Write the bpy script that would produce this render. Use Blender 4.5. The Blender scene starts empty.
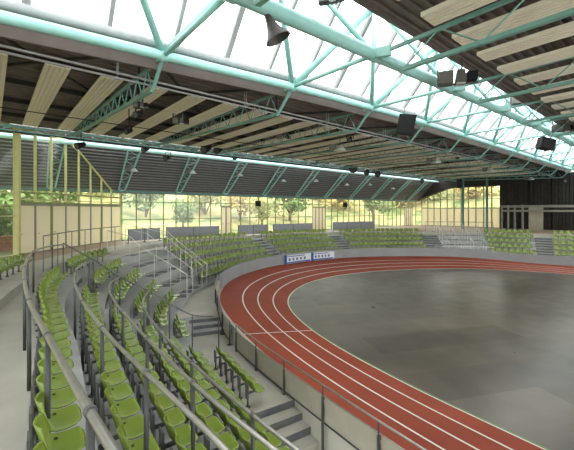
import bpy, math, random
from mathutils import Vector, Matrix
random.seed(7)
scene = bpy.context.scene
col = scene.collection
EYE = 4.8                                  # eye height above the arena floor

# ------------------------------------------------------------------ camera
cam_data = bpy.data.cameras.new('camera')
cam_data.sensor_width = 36.0
cam_data.lens = 36.0 * 350.0 / 574.0
cam_data.shift_y = -15.0 / 574.0
cam_data.clip_start = 0.05
cam_data.clip_end = 500
cam = bpy.data.objects.new('camera', cam_data)
cam.location = (0, 0, EYE)
cam.rotation_euler = (math.radians(90), 0, -math.atan2(0.568, 0.823))
col.objects.link(cam)
scene.camera = cam

# ------------------------------------------------------------------ world: bright overcast sky
world = bpy.data.worlds.new('sky')
scene.world = world
world.use_nodes = True
wn = world.node_tree
wn.nodes.clear()
w_out = wn.nodes.new('ShaderNodeOutputWorld')
w_bg = wn.nodes.new('ShaderNodeBackground')
w_tc = wn.nodes.new('ShaderNodeTexCoord')
w_sep = wn.nodes.new('ShaderNodeSeparateXYZ')
w_ramp = wn.nodes.new('ShaderNodeValToRGB')
w_ramp.color_ramp.elements[0].position = 0.0
w_ramp.color_ramp.elements[0].color = (0.80, 0.84, 0.80, 1)
w_ramp.color_ramp.elements[1].position = 0.5
w_ramp.color_ramp.elements[1].color = (1.0, 1.0, 1.0, 1)
wn.links.new(w_tc.outputs['Generated'], w_sep.inputs[0])
wn.links.new(w_sep.outputs['Z'], w_ramp.inputs[0])
wn.links.new(w_ramp.outputs[0], w_bg.inputs[0])
w_bg.inputs[1].default_value = 2.6
wn.links.new(w_bg.outputs[0], w_out.inputs[0])

scene.view_settings.view_transform = 'Standard'
scene.view_settings.look = 'None'
scene.view_settings.gamma = 1.0
scene.view_settings.use_curve_mapping = False
scene.view_settings.exposure = 0.95

scene.cycles.max_bounces = 8
scene.cycles.diffuse_bounces = 5
scene.cycles.transparent_max_bounces = 16
scene.cycles.sample_clamp_indirect = 6.0
scene.cycles.use_denoising = True

# ------------------------------------------------------------------ materials
def mat(name, c, rough=0.6, metal=0.0, noise=None, bump=None, spec=0.4, coat=0.0, c2=None):
    m = bpy.data.materials.new(name); m.use_nodes = True
    nt = m.node_tree; b = nt.nodes['Principled BSDF']
    b.inputs['Base Color'].default_value = (*c, 1)
    b.inputs['Roughness'].default_value = rough
    b.inputs['Metallic'].default_value = metal
    b.inputs['Specular IOR Level'].default_value = spec
    b.inputs['Coat Weight'].default_value = coat
    tc = nt.nodes.new('ShaderNodeTexCoord')
    if noise:
        sc, amt = noise
        n = nt.nodes.new('ShaderNodeTexNoise'); n.inputs['Scale'].default_value = sc
        n.inputs['Detail'].default_value = 5
        r = nt.nodes.new('ShaderNodeValToRGB')
        r.color_ramp.elements[0].position = 0.3; r.color_ramp.elements[1].position = 0.7
        a = c2 if c2 else tuple(max(0, v * (1 - amt)) for v in c)
        r.color_ramp.elements[0].color = (*a, 1)
        r.color_ramp.elements[1].color = (*(tuple(min(1, v * (1 + amt)) for v in c) if not c2 else c), 1)
        nt.links.new(tc.outputs['Object'], n.inputs['Vector'])
        nt.links.new(n.outputs['Fac'], r.inputs[0]); nt.links.new(r.outputs[0], b.inputs['Base Color'])
    if bump:
        n2 = nt.nodes.new('ShaderNodeTexNoise'); n2.inputs['Scale'].default_value = bump[0]
        bp = nt.nodes.new('ShaderNodeBump'); bp.inputs['Strength'].default_value = bump[1]
        nt.links.new(tc.outputs['Object'], n2.inputs['Vector'])
        nt.links.new(n2.outputs['Fac'], bp.inputs['Height']); nt.links.new(bp.outputs[0], b.inputs['Normal'])
    return m

M = dict(
    turq=mat('turquoise_paint', (0.30, 0.56, 0.53), 0.4, noise=(3, 0.08)),
    turq_mid=mat('grey_turquoise_paint', (0.17, 0.34, 0.31), 0.5, noise=(3, 0.1)),
    turq_dark=mat('turquoise_green_paint', (0.10, 0.30, 0.27), 0.5, noise=(3, 0.1)),
    deck=mat('brown_steel_deck', (0.16, 0.132, 0.118), 0.6, noise=(2, 0.2)),
    fascia=mat('brown_fascia', (0.14, 0.11, 0.10), 0.6, noise=(2, 0.12)),
    lowdeck=mat('grey_steel_deck', (0.15, 0.15, 0.147), 0.4, noise=(2, 0.2)),
    purlin=mat('dark_steel', (0.035, 0.031, 0.03), 0.6, noise=(4, 0.1), spec=0.2),
    pipe=mat('grey_pipe', (0.33, 0.32, 0.32), 0.4, 0.3, noise=(4, 0.1)),
    gutter=mat('pale_grey_metal', (0.34, 0.355, 0.36), 0.4, 0.2, noise=(4, 0.06)),
    bar=mat('glazing_bar_grey', (0.30, 0.31, 0.31), 0.5, noise=(4, 0.08)),
    baffle=mat('beige_acoustic_felt', (0.77, 0.71, 0.60), 0.9, noise=(5, 0.03)),
    concrete=mat('grey_concrete', (0.42, 0.42, 0.41), 0.75, noise=(1.3, 0.14), bump=(20, 0.1)),
    concrete_light=mat('pale_concrete', (0.48, 0.46, 0.40), 0.6, noise=(1.1, 0.12), bump=(20, 0.05)),
    concrete_dark=mat('dark_step_grey', (0.13, 0.135, 0.14), 0.8, noise=(3, 0.2)),
    wallgrey=mat('grey_painted_wall', (0.27, 0.28, 0.29), 0.7, noise=(1, 0.1)),
    brown=mat('brown_stone_floor', (0.34, 0.25, 0.18), 0.5, noise=(2, 0.15)),
    seat=mat('lime_green_plastic', (0.19, 0.268, 0.036), 0.22, noise=(1.5, 0.10), spec=0.7),
    bolt=mat('black_cap', (0.01, 0.01, 0.01), 0.5, noise=(5, 0.1)),
    steel=mat('galvanised_steel', (0.155, 0.155, 0.16), 0.45, 0.5, noise=(6, 0.15)),
    steel_dark=mat('dark_grey_steel', (0.075, 0.078, 0.08), 0.5, 0.3, noise=(6, 0.15)),
    rail=mat('brushed_rail', (0.36, 0.345, 0.32), 0.34, 0.7, noise=(9, 0.12)),
    railthin=mat('pale_thin_rail', (0.75, 0.75, 0.72), 0.4, 0.0, noise=(9, 0.1)),
    white=mat('white_line_paint', (0.75, 0.71, 0.66), 0.6, noise=(9, 0.05)),
    panel=mat('beige_fence_panel', (0.42, 0.38, 0.31), 0.5, noise=(2, 0.08)),
    mull=mat('yellow_green_mullion', (0.58, 0.56, 0.26), 0.45, noise=(3, 0.08)),
    mull2=mat('olive_mullion', (0.22, 0.24, 0.10), 0.5, noise=(3, 0.1)),
    curtain=mat('cream_door_panel', (0.66, 0.60, 0.47), 0.7, noise=(2, 0.05)),
    doorframe=mat('grey_door_frame', (0.28, 0.28, 0.25), 0.5, noise=(3, 0.08)),
    black=mat('black_housing', (0.012, 0.012, 0.013), 0.6, noise=(6, 0.2), spec=0.15),
    lampgrey=mat('grey_lamp_housing', (0.12, 0.115, 0.10), 0.5, 0.2, noise=(6, 0.1)),
    shade=mat('pale_lamp_shade', (0.62, 0.64, 0.64), 0.35, 0.2, noise=(6, 0.05)),
    horn=mat('brown_horn', (0.05, 0.042, 0.037), 0.5, noise=(5, 0.1)),
    red=mat('red_badge', (0.6, 0.03, 0.02), 0.5, noise=(5, 0.05)),
    blue=mat('blue_print', (0.03, 0.09, 0.33), 0.5, noise=(5, 0.05)),
    board=mat('grey_mesh_board', (0.28, 0.29, 0.31), 0.8, noise=(14, 0.25)),
    banner=mat('white_banner', (0.72, 0.74, 0.76), 0.5, noise=(4, 0.04)),
    endwall=mat('dark_end_wall', (0.028, 0.026, 0.024), 0.7, noise=(2, 0.3)),
    endbeam=mat('grey_beige_beam', (0.27, 0.27, 0.23), 0.6, noise=(2, 0.1)),
    trunk=mat('bark', (0.14, 0.10, 0.06), 0.9, noise=(6, 0.3)),
    leaf=mat('green_leaf', (0.13, 0.21, 0.05), 0.7, noise=(3, 0.4)),
    leaf2=mat('pale_green_leaf', (0.38, 0.38, 0.14), 0.7, noise=(3, 0.4)),
    leaf3=mat('dry_yellow_leaf', (0.55, 0.43, 0.15), 0.8, noise=(3, 0.3)),
    brick=mat('red_brown_brick', (0.30, 0.13, 0.08), 0.8, noise=(6, 0.3)),
)

def glass_mat(name, tint, diff, gloss, dcol):
    m = bpy.data.materials.new(name); m.use_nodes = True
    nt = m.node_tree; nt.nodes.clear()
    o = nt.nodes.new('ShaderNodeOutputMaterial')
    t = nt.nodes.new('ShaderNodeBsdfTransparent'); t.inputs[0].default_value = (*tint, 1)
    d = nt.nodes.new('ShaderNodeBsdfTranslucent'); d.inputs[0].default_value = (*dcol, 1)
    g = nt.nodes.new('ShaderNodeBsdfGlossy'); g.inputs['Roughness'].default_value = 0.05
    a = nt.nodes.new('ShaderNodeMixShader'); a.inputs[0].default_value = diff
    b = nt.nodes.new('ShaderNodeMixShader'); b.inputs[0].default_value = gloss
    nt.links.new(t.outputs[0], a.inputs[1]); nt.links.new(d.outputs[0], a.inputs[2])
    nt.links.new(a.outputs[0], b.inputs[1]); nt.links.new(g.outputs[0], b.inputs[2])
    nt.links.new(b.outputs[0], o.inputs[0])
    return m
def cloth_mat():
    m = mat('cream_door_panel', (0.84, 0.79, 0.64), 0.8)
    nt = m.node_tree; b = nt.nodes['Principled BSDF']; o = nt.nodes['Material Output']
    t = nt.nodes.new('ShaderNodeBsdfTranslucent'); t.inputs[0].default_value = (0.86, 0.81, 0.64, 1)
    x = nt.nodes.new('ShaderNodeMixShader'); x.inputs[0].default_value = 0.5
    nt.links.new(b.outputs[0], x.inputs[1]); nt.links.new(t.outputs[0], x.inputs[2]); nt.links.new(x.outputs[0], o.inputs[0]); return m
M['glass'] = glass_mat('window_glass', (0.93, 0.97, 0.94), 0.04, 0.05, (0.9, 0.95, 0.9))
M['curtain'] = cloth_mat()
M['skyglass'] = glass_mat('skylight_glass', (0.97, 0.99, 0.99), 0.25, 0.02, (1, 1, 1))

def track_mat():
    m = mat('red_running_surface', (0.30, 0.055, 0.022), 0.75)
    nt = m.node_tree; b = nt.nodes['Principled BSDF']
    tc = nt.nodes.new('ShaderNodeTexCoord')
    n = nt.nodes.new('ShaderNodeTexNoise'); n.inputs['Scale'].default_value = 0.6; n.inputs['Detail'].default_value = 8
    r = nt.nodes.new('ShaderNodeValToRGB')
    r.color_ramp.elements[0].position = 0.3; r.color_ramp.elements[0].color = (0.25, 0.042, 0.018, 1)
    r.color_ramp.elements[1].position = 0.7; r.color_ramp.elements[1].color = (0.32, 0.060, 0.026, 1)
    nt.links.new(tc.outputs['Object'], n.inputs['Vector']); nt.links.new(n.outputs['Fac'], r.inputs[0])
    nt.links.new(r.outputs[0], b.inputs['Base Color'])
    n2 = nt.nodes.new('ShaderNodeTexNoise'); n2.inputs['Scale'].default_value = 90
    bp = nt.nodes.new('ShaderNodeBump'); bp.inputs['Strength'].default_value = 0.15
    nt.links.new(tc.outputs['Object'], n2.inputs['Vector'])
    nt.links.new(n2.outputs['Fac'], bp.inputs['Height']); nt.links.new(bp.outputs[0], b.inputs['Normal'])
    return m
M['track'] = track_mat()

def arena_mat():
    m = mat('worn_arena_floor', (0.10, 0.095, 0.085), 0.35)
    nt = m.node_tree; b = nt.nodes['Principled BSDF']; L = nt.links.new
    tc = nt.nodes.new('ShaderNodeTexCoord')
    mp = nt.nodes.new('ShaderNodeMapping'); mp.inputs['Rotation'].default_value = (0, 0, 0.35)
    L(tc.outputs['Object'], mp.inputs[0])
    bk = nt.nodes.new('ShaderNodeTexBrick')
    bk.inputs['Scale'].default_value = 1.0
    bk.inputs['Brick Width'].default_value = 6.0; bk.inputs['Row Height'].default_value = 1.5
    bk.inputs['Mortar Size'].default_value = 0.006
    bk.inputs['Color1'].default_value = (0.135, 0.119, 0.096, 1)
    bk.inputs['Color2'].default_value = (0.078, 0.070, 0.058, 1)
    bk.inputs['Mortar'].default_value = (0.10, 0.095, 0.085, 1)
    L(mp.outputs[0], bk.inputs['Vector'])
    n = nt.nodes.new('ShaderNodeTexNoise'); n.inputs['Scale'].default_value = 0.35; n.inputs['Detail'].default_value = 8
    n.inputs['Distortion'].default_value = 0.8
    L(mp.outputs[0], n.inputs['Vector'])
    r = nt.nodes.new('ShaderNodeValToRGB')
    r.color_ramp.elements[0].position = 0.3; r.color_ramp.elements[0].color = (0.75, 0.74, 0.72, 1)
    r.color_ramp.elements[1].position = 0.72; r.color_ramp.elements[1].color = (1.3, 1.27, 1.2, 1)
    L(n.outputs['Fac'], r.inputs[0])
    mx = nt.nodes.new('ShaderNodeMix'); mx.data_type = 'RGBA'; mx.blend_type = 'MULTIPLY'; mx.inputs[0].default_value = 1.0
    L(bk.outputs[0], mx.inputs[6]); L(r.outputs[0], mx.inputs[7])
    L(mx.outputs[2], b.inputs['Base Color'])
    n3 = nt.nodes.new('ShaderNodeTexNoise'); n3.inputs['Scale'].default_value = 1.5; n3.inputs['Detail'].default_value = 6
    r3 = nt.nodes.new('ShaderNodeMapRange'); r3.inputs['To Min'].default_value = 0.22; r3.inputs['To Max'].default_value = 0.42
    L(mp.outputs[0], n3.inputs['Vector']); L(n3.outputs['Fac'], r3.inputs[0]); L(r3.outputs[0], b.inputs['Roughness'])
    return m
M['arena'] = arena_mat()

def terrain_mat():
    m = mat('dry_grass_bank', (0.5, 0.42, 0.16), 0.9)
    nt = m.node_tree; b = nt.nodes['Principled BSDF']; L = nt.links.new
    tc = nt.nodes.new('ShaderNodeTexCoord')
    n = nt.nodes.new('ShaderNodeTexNoise'); n.inputs['Scale'].default_value = 0.35; n.inputs['Detail'].default_value = 8
    r = nt.nodes.new('ShaderNodeValToRGB')
    r.color_ramp.elements[0].position = 0.36; r.color_ramp.elements[0].color = (0.10, 0.15, 0.04, 1)
    r.color_ramp.elements[1].position = 0.6; r.color_ramp.elements[1].color = (0.38, 0.31, 0.13, 1)
    e = r.color_ramp.elements.new(0.48); e.color = (0.26, 0.26, 0.085, 1)
    L(tc.outputs['Object'], n.inputs['Vector']); L(n.outputs['Fac'], r.inputs[0]); L(r.outputs[0], b.inputs['Base Color'])
    return m
M['terrain'] = terrain_mat()

# ------------------------------------------------------------------ mesh helpers
class MB:
    def __init__(s): s.v = []; s.f = []
    def quad(s, a, b, c, d):
        i = len(s.v); s.v += [tuple(a), tuple(b), tuple(c), tuple(d)]; s.f.append((i, i+1, i+2, i+3))
    def hexa(s, bot, top):
        i = len(s.v); n = len(bot); s.v += [tuple(p) for p in bot] + [tuple(p) for p in top]
        s.f.append(tuple(i + n - 1 - k for k in range(n))); s.f.append(tuple(i + n + k for k in range(n)))
        for k in range(n):
            s.f.append((i + k, i + (k+1) % n, i + n + (k+1) % n, i + n + k))
    def box(s, c, size, rz=0.0):
        x, y, z = (q / 2 for q in size); cs, sn = math.cos(rz), math.sin(rz)
        P = [(c[0] + a*x*cs - b*y*sn, c[1] + a*x*sn + b*y*cs) for a, b in ((-1,-1),(1,-1),(1,1),(-1,1))]
        s.hexa([(px, py, c[2]-z) for px, py in P], [(px, py, c[2]+z) for px, py in P])
    def bar(s, a, b, w, h=None, up=(0, 0, 1)):
        h = h or w; a, b = Vector(a), Vector(b); d = (b-a).normalized(); up = Vector(up)
        if abs(d.dot(up)) > 0.98: up = Vector((0.3, 1, 0)).normalized()
        x = d.cross(up).normalized() * (w/2); y = x.cross(d).normalized() * (h/2)
        s.hexa([a-x-y, a+x-y, a+x+y, a-x+y], [b-x-y, b+x-y, b+x+y, b-x+y])
    def tube(s, pts, r, n=8, caps=True):
        pts = [Vector(p) for p in pts]; rs = r if isinstance(r, (list, tuple)) else [r]*len(pts)
        i0 = len(s.v); ref = None
        for k, p in enumerate(pts):
            d = (pts[min(k+1, len(pts)-1)] - pts[max(k-1, 0)])
            d = d.normalized() if d.length > 1e-9 else Vector((0, 0, 1))
            if ref is None: ref = Vector((0, 0, 1)) if abs(d.z) < 0.9 else Vector((1, 0, 0))
            x = d.cross(ref).normalized(); y = x.cross(d).normalized(); ref = y
            for j in range(n):
                t = 2*math.pi*j/n; q = p + x*math.cos(t)*rs[k] + y*math.sin(t)*rs[k]; s.v.append(tuple(q))
        for k in range(len(pts)-1):
            for j in range(n):
                a = i0 + k*n + j; b = i0 + k*n + (j+1) % n
                s.f.append((a, b, b+n, a+n))
        if caps:
            s.f.append(tuple(i0 + n-1-j for j in range(n))); l = i0 + (len(pts)-1)*n
            s.f.append(tuple(l + j for j in range(n)))
    def build(s, name, m, parent=None, smooth=False, **props):
        me = bpy.data.meshes.new(name); me.from_pydata(s.v, [], s.f); me.update()
        if smooth:
            me.polygons.foreach_set('use_smooth', [True]*len(me.polygons))
        me.materials.append(m)
        o = bpy.data.objects.new(name, me); col.objects.link(o)
        if parent: o.parent = parent
        for k, v in props.items(): o[k] = v
        return o

def struct(name, mb, m, smooth=False, parent=None):
    o = mb.build(name, m, parent, smooth)
    if parent is None: o['kind'] = 'structure'
    return o
def thing(name, label, cat, loc=(0, 0, 0), rz=0.0, group=None):
    o = bpy.data.objects.new(name, None); col.objects.link(o); o.empty_display_size = 0.1
    o.location = loc; o.rotation_euler = (0, 0, rz); o['label'] = label; o['category'] = cat
    if group: o['group'] = group
    return o
def tag(o, label, cat, group=None):
    o['label'] = label; o['category'] = cat
    if group: o['group'] = group
    return o
def clone(root, loc, rz, label, group=None):
    r = root.copy(); col.objects.link(r); r.location = loc; r.rotation_euler = (0, 0, rz); r['label'] = label
    if group: r['group'] = group
    for ch in list(root.children):
        c = ch.copy(); col.objects.link(c); c.parent = r
        for g in list(ch.children):
            d = g.copy(); col.objects.link(d); d.parent = c
    return r
ONES = ['', 'first', 'second', 'third', 'fourth', 'fifth', 'sixth', 'seventh', 'eighth', 'ninth', 'tenth', 'eleventh', 'twelfth',
        'thirteenth', 'fourteenth', 'fifteenth', 'sixteenth', 'seventeenth', 'eighteenth', 'nineteenth']
def ordinal(n):
    if n < 20: return ONES[n]
    t, o = divmod(n, 10)
    T = {2: 'twent', 3: 'thirt', 4: 'fort', 5: 'fift', 6: 'sixt', 7: 'sevent'}[t]
    return T + 'ieth' if o == 0 else T + 'y-' + ONES[o]

# ------------------------------------------------------------------ bowl curves
def catmull(P, n=12):
    out = []
    for i in range(len(P)-1):
        a = P[max(i-1, 0)]; b = P[i]; c = P[i+1]; d = P[min(i+2, len(P)-1)]
        for j in range(n):
            t = j/n
            out.append(tuple(.5*(2*b[k]+(c[k]-a[k])*t+(2*a[k]-5*b[k]+4*c[k]-d[k])*t*t+(3*b[k]-a[k]-3*c[k]+d[k])*t**3) for k in (0, 1)))
    out.append(P[-1]); return out
WALL_LINE = [(5.3,-12),(5.3,-6),(5.3,0),(5.3,6),(5.5,10.5),(6.0,13.4),(6.8,15.7),(8.0,17.8),(9.7,19.7),(12.0,21.3),(15.3,22.5),(19.3,22.8),
             (23,22.1),(26.2,20.6),(29.6,18.1),(32.3,15.1),(34.2,11.6),(35.2,8),(35.5,3),(35.5,-4),(35.5,-12)]
INNER = [(8.3,-12),(8.3,-4),(8.25,2),(8.2,6),(8.5,9.5),(9.2,12.4),(10.3,14.8),(12.0,16.7),(14.4,18.2),(17.2,18.9),(19.8,18.8),(22.3,18.3),
         (25.8,16.9),(28.7,14.9),(30.9,12.2),(32.3,9.3),(32.7,5),(32.7,-3),(32.7,-12)]
CW = catmull(WALL_LINE)
SW = [0.0]
for a, b in zip(CW, CW[1:]): SW.append(SW[-1] + math.dist(a, b))
SMAX = SW[-1]
def at(s):
    """point and outward normal on the wall line at arc s"""
    s = max(0, min(SMAX-1e-4, s)); lo, hi = 0, len(SW)-1
    while hi-lo > 1:
        m = (lo+hi)//2
        if SW[m] <= s: lo = m
        else: hi = m
    t = (s-SW[lo])/(SW[hi]-SW[lo]); a, b = CW[lo], CW[hi]
    p0 = CW[max(lo-3, 0)]; p1 = CW[min(hi+3, len(CW)-1)]
    tx, ty = p1[0]-p0[0], p1[1]-p0[1]; L = math.hypot(tx, ty)
    return (a[0]+(b[0]-a[0])*t, a[1]+(b[1]-a[1])*t), (-ty/L, tx/L)
def pt(s, d, z):
    p, n = at(s); return (p[0]+n[0]*d, p[1]+n[1]*d, z)
def sstep(a, b, x):
    t = max(0, min(1, (x-a)/(b-a))); return t*t*(3-2*t)
ROW_D = [(19.0, (5.12, 4.42, 3.79, 3.15, 2.57, 1.97, .93)), (23.5, (5.45, 4.45, 3.75, 3.05, 2.42, 1.78, .85)), (28.0, (5.62, 4.42, 3.45, 2.52, 1.68, .90, .20)),
         (32.5, (5.10, 3.85, 2.80, 1.78, .86, .2, .1)), (39.0, (4.40, 3.45, 2.58, 1.72, .86, .2, .1)), (56.0, (4.40, 3.45, 2.58, 1.72, .86, .2, .1))]
def dk(k, s):
    if s <= ROW_D[0][0]: return ROW_D[0][1][k]
    for (a, A), (b, B) in zip(ROW_D, ROW_D[1:]):
        if s <= b: t = (s-a)/(b-a); return A[k]+(B[k]-A[k])*t*t*(3-2*t)
    return ROW_D[-1][1][k]
def plat(k): return EYE - (2.58 + 0.39*k)              # platform height of row k (0 = top row)
def frange(a, b, st):
    n = max(1, int(round((b-a)/st))); return [a+(b-a)*i/n for i in range(n+1)]
def ring(mb, s0, s1, d0, d1, z, zb, st=0.45, ztop2=None):
    """solid curved strip between offsets d0 and d1 (numbers or functions of s)"""
    f0 = d0 if callable(d0) else (lambda s: d0); f1 = d1 if callable(d1) else (lambda s: d1)
    fz = z if callable(z) else (lambda s: z); S = frange(s0, s1, st); i = len(mb.v)
    for s in S:
        zz = fz(s); za = zz if ztop2 is None else ztop2
        mb.v += [pt(s, f0(s), zb), pt(s, f0(s), zz), pt(s, f1(s), za), pt(s, f1(s), zb)]
    for j in range(len(S)-1):
        a = i+4*j
        for q in range(4): mb.f.append((a+q, a+(q+1) % 4, a+4+(q+1) % 4, a+4+q))
    mb.f.append((i, i+3, i+2, i+1)); l = i+4*(len(S)-1); mb.f.append((l, l+1, l+2, l+3))

# facade outline in plan
def PQ(p, q, h=EYE): return (p*.9955 - q*.0991, p*.0991 + q*.9955, EYE + h)
def pq2(p, q): r = PQ(p, q); return (r[0], r[1])
FAC_LEFT = [(-7.5,-14),(-7.5,5),(-5.6,14),(-3.7,19.3),(-1.2,22.6)]
FC_A = (-1.2, 22.6); FC_B = (4.7, 29.2); FC_C = pq2(50, 28.3); FC_D = pq2(50, -14)
FACADE = FAC_LEFT + [FC_B, FC_C, FC_D]
def facade_dist(s):
    p, n = at(s); best = 60
    for a, b in zip(FACADE, FACADE[1:]):
        ex, ey = b[0]-a[0], b[1]-a[1]; den = n[0]*ey - n[1]*ex
        if abs(den) < 1e-9: continue
        wx, wy = a[0]-p[0], a[1]-p[1]
        t = (wx*ey - wy*ex)/den; u = (wx*n[1] - wy*n[0])/den
        if t > 0 and -1e-6 <= u <= 1+1e-6: best = min(best, t)
    return best

# ------------------------------------------------------------------ arena floor and track
CI = catmull(INNER)
def inner_near(p):
    best = None
    for a, b in zip(CI, CI[1:]):
        L = math.dist(a, b); tx, ty = (b[0]-a[0])/L, (b[1]-a[1])/L
        t = max(0, min(L, (p[0]-a[0])*tx+(p[1]-a[1])*ty)); q = (a[0]+tx*t, a[1]+ty*t); d = math.dist(p, q)
        if best is None or d < best[0]: best = (d, q)
    return best[1]
def bank(s): return 0.30 + 0.32*sstep(18, 26, s) - 0.30*sstep(55, 63, s)
mb = MB(); mb.v = [(a, b, 0.0) for a, b in CI]; mb.f = [tuple(range(len(CI)))]
struct('floor', mb, M['arena'])
TS = frange(0, SMAX-0.01, 0.4)
TP = []
for s in TS:
    p, n = at(s); TP.append((p, inner_near(p), bank(s)))
def tr(i, f, dz=0.0):
    p, q, e = TP[i]; return (q[0]+(p[0]-q[0])*f, q[1]+(p[1]-q[1])*f, e*f+dz)
mb = MB(); n = len(TS)
for i in range(n):
    mb.v += [tr(i, f) for f in (0, .25, .5, .75, 1.0)]
for i in range(n-1):
    for j in range(4):
        a = i*5+j; mb.f.append((a, a+1, a+6, a+5))
struct('floor_track', mb, M['track'], True)
for nm, f, w in (('inner', 0.0, .018), ('first', .22, .016), ('second', .44, .016), ('third', .655, .016)):
    mb = MB()
    for i in range(n): mb.v += [tr(i, f-w*.2 if f == 0 else f-w/2, .006), tr(i, f+w/2+.003, .006)]
    for i in range(n-1): mb.f.append((2*i, 2*i+1, 2*i+3, 2*i+2))
    struct('trim_lane_line', mb, M['white'])
fi = min(range(n), key=lambda i: abs(TS[i]-22.9))
mb = MB(); a, b = tr(fi+2, 0, .009), tr(fi, 1, .009); dx = Vector((0, .03, 0))
mb.quad(Vector(a)-dx, Vector(b)-dx, Vector(b)+dx, Vector(a)+dx); struct('trim_start_line', mb, M['white'])
mb = MB()
for i in range(n):
    p, q, e = TP[i]; L = math.dist(p, q); ux, uy = (q[0]-p[0])/L, (q[1]-p[1])/L
    mb.v += [(q[0], q[1], .004), (q[0]+ux*.07, q[1]+uy*.07, .004)]
for i in range(n-1): mb.f.append((2*i, 2*i+1, 2*i+3, 2*i+2))
struct('trim_green_edge', mb, mat('green_edge', (0.16, 0.27, 0.10), 0.6, noise=(5, .1)))

# ------------------------------------------------------------------ seating terraces
S0, STEP_S = 4.0, 19.4          # near end; place of the steps down
NEAR_END = [25.4, 23.9, 22.95, 22.65, 22.35, 22.2, 22.5]
BLK0 = [26.1, 24.9, 24.0, 23.6, 23.25, 23.0]
BLK1 = [29.7, 28.7, 28.2, 27.7, 27.1, 25.1]
FAR0 = [33.2, 32.4, 31.8, 31.2, 30.7]
for k in range(5):
    mb = MB()
    back = (lambda s: dk(0, s)+.36) if k == 0 else (lambda s, k=k: dk(k-1, s)-.30)
    ring(mb, S0, 80, lambda s, k=k: dk(k, s)-.30, back, plat(k), plat(k)-.62)
    struct('floor_terrace', mb, M['concrete'])
mb = MB(); ring(mb, S0, 25.25, lambda s: dk(5, s)-.30, lambda s: dk(4, s)-.30, plat(5), plat(5)-.6); struct('floor_terrace', mb, M['concrete'])
WALK = EYE-4.92
mb = MB(); ring(mb, STEP_S, 25.0, 0.0, lambda s: dk(5, s)-.30, WALK, WALK-.5); struct('floor_front_walkway', mb, M['concrete_light'])
mb = MB(); ring(mb, S0, STEP_S-1.05, 0.0, lambda s: dk(5, s)-.30, WALK-.68, WALK-1.0); struct('floor_lower_walkway', mb, M['concrete_light'])
for i in range(3):
    mb = MB(); ring(mb, STEP_S-.35*(i+1), STEP_S-.35*i, 0.0, lambda s: dk(5, s)-.30, WALK-.17*(i+1)-.02, WALK-1.0, st=.2)
    struct('floor_step', mb, M['concrete_light'])
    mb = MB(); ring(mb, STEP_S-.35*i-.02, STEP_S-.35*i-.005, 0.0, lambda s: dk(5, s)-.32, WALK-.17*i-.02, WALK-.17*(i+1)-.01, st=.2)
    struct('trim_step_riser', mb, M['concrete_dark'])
UPW = EYE-4.3
for i in range(3):
    a = 25.0+.33*i
    mb = MB(); ring(mb, a, a+.33, 0.0, lambda s: dk(4, s)-.30, WALK+.155*(i+1), WALK-.5, st=.2); struct('floor_step', mb, M['concrete'])
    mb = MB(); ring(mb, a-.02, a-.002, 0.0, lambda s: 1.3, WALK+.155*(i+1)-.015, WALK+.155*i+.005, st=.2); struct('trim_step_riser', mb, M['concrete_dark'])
mb = MB(); ring(mb, 25.99, 80, 0.0, lambda s: dk(4, s)-.30, UPW, UPW-1.0); struct('floor_upper_walkway', mb, M['concrete_light'])
# walkway behind the top row, pale ledge, brown concourse
mb = MB(); ring(mb, S0, 80, lambda s: dk(0, s)+.36, lambda s: dk(0, s)+1.1, plat(0), plat(0)-.6); struct('floor_walkway', mb, M['concrete_light'])
CONC = EYE-2.32
mb = MB(); ring(mb, S0, 80, lambda s: dk(0, s)+1.1, lambda s: 8.1-2.0*sstep(32, 37, s), CONC, CONC-.6); struct('floor_ledge', mb, M['concrete_light'])
mb = MB(); ring(mb, .3, 80, lambda s: 8.1-2.0*sstep(32, 37, s), lambda s: facade_dist(s)+.3, CONC-.006, CONC-.6); struct('floor_concourse', mb, M['brown'])

# aisle half steps
def aisle(s_of, rows):
    mb = MB()
    for k in rows:
        s0, s1 = s_of(k)
        ring(mb, s0, s1, lambda s, k=k: dk(k, s)-.30-.33, lambda s, k=k: dk(k, s)-.301, plat(k)-.195, plat(k)-.39, st=.3)
    struct('floor_aisle_steps', mb, M['concrete'])
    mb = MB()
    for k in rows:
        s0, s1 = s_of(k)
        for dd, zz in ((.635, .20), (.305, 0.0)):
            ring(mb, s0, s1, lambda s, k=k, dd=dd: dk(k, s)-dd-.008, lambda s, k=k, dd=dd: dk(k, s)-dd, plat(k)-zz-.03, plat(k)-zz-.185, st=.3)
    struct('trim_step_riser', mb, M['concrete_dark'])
aisle(lambda k: (NEAR_END[k]-.05, BLK0[k]+.05), range(0, 5))
for a, b in ((39.2, 40.3), (46.1, 47.1), (54.0, 55.4), (62.2, 63.3)):
    aisle(lambda k, a=a, b=b: (a, b), range(0, 5))
# dark grey rectangles on the treads of the standing terraces
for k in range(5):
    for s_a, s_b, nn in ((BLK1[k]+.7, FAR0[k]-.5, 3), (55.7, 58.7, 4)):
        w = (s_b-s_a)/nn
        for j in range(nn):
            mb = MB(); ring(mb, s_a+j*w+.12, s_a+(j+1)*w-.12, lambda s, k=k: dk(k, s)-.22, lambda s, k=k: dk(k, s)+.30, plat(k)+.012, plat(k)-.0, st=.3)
            struct('trim_tread_patch', mb, M['concrete_dark'])

# retaining wall round the far side of the track
mb = MB(); ring(mb, 29.9, 80, -.08, .08, lambda s: EYE-3.46 - .3*sstep(56, 62, s), -.1); struct('wall_track', mb, M['wallgrey'])
mb = MB(); ring(mb, S0, 29.9, -.10, 0.0, lambda s: bank(s)+.02, -1.3); struct('trim_track_kerb', mb, M['concrete_light'])

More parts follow.
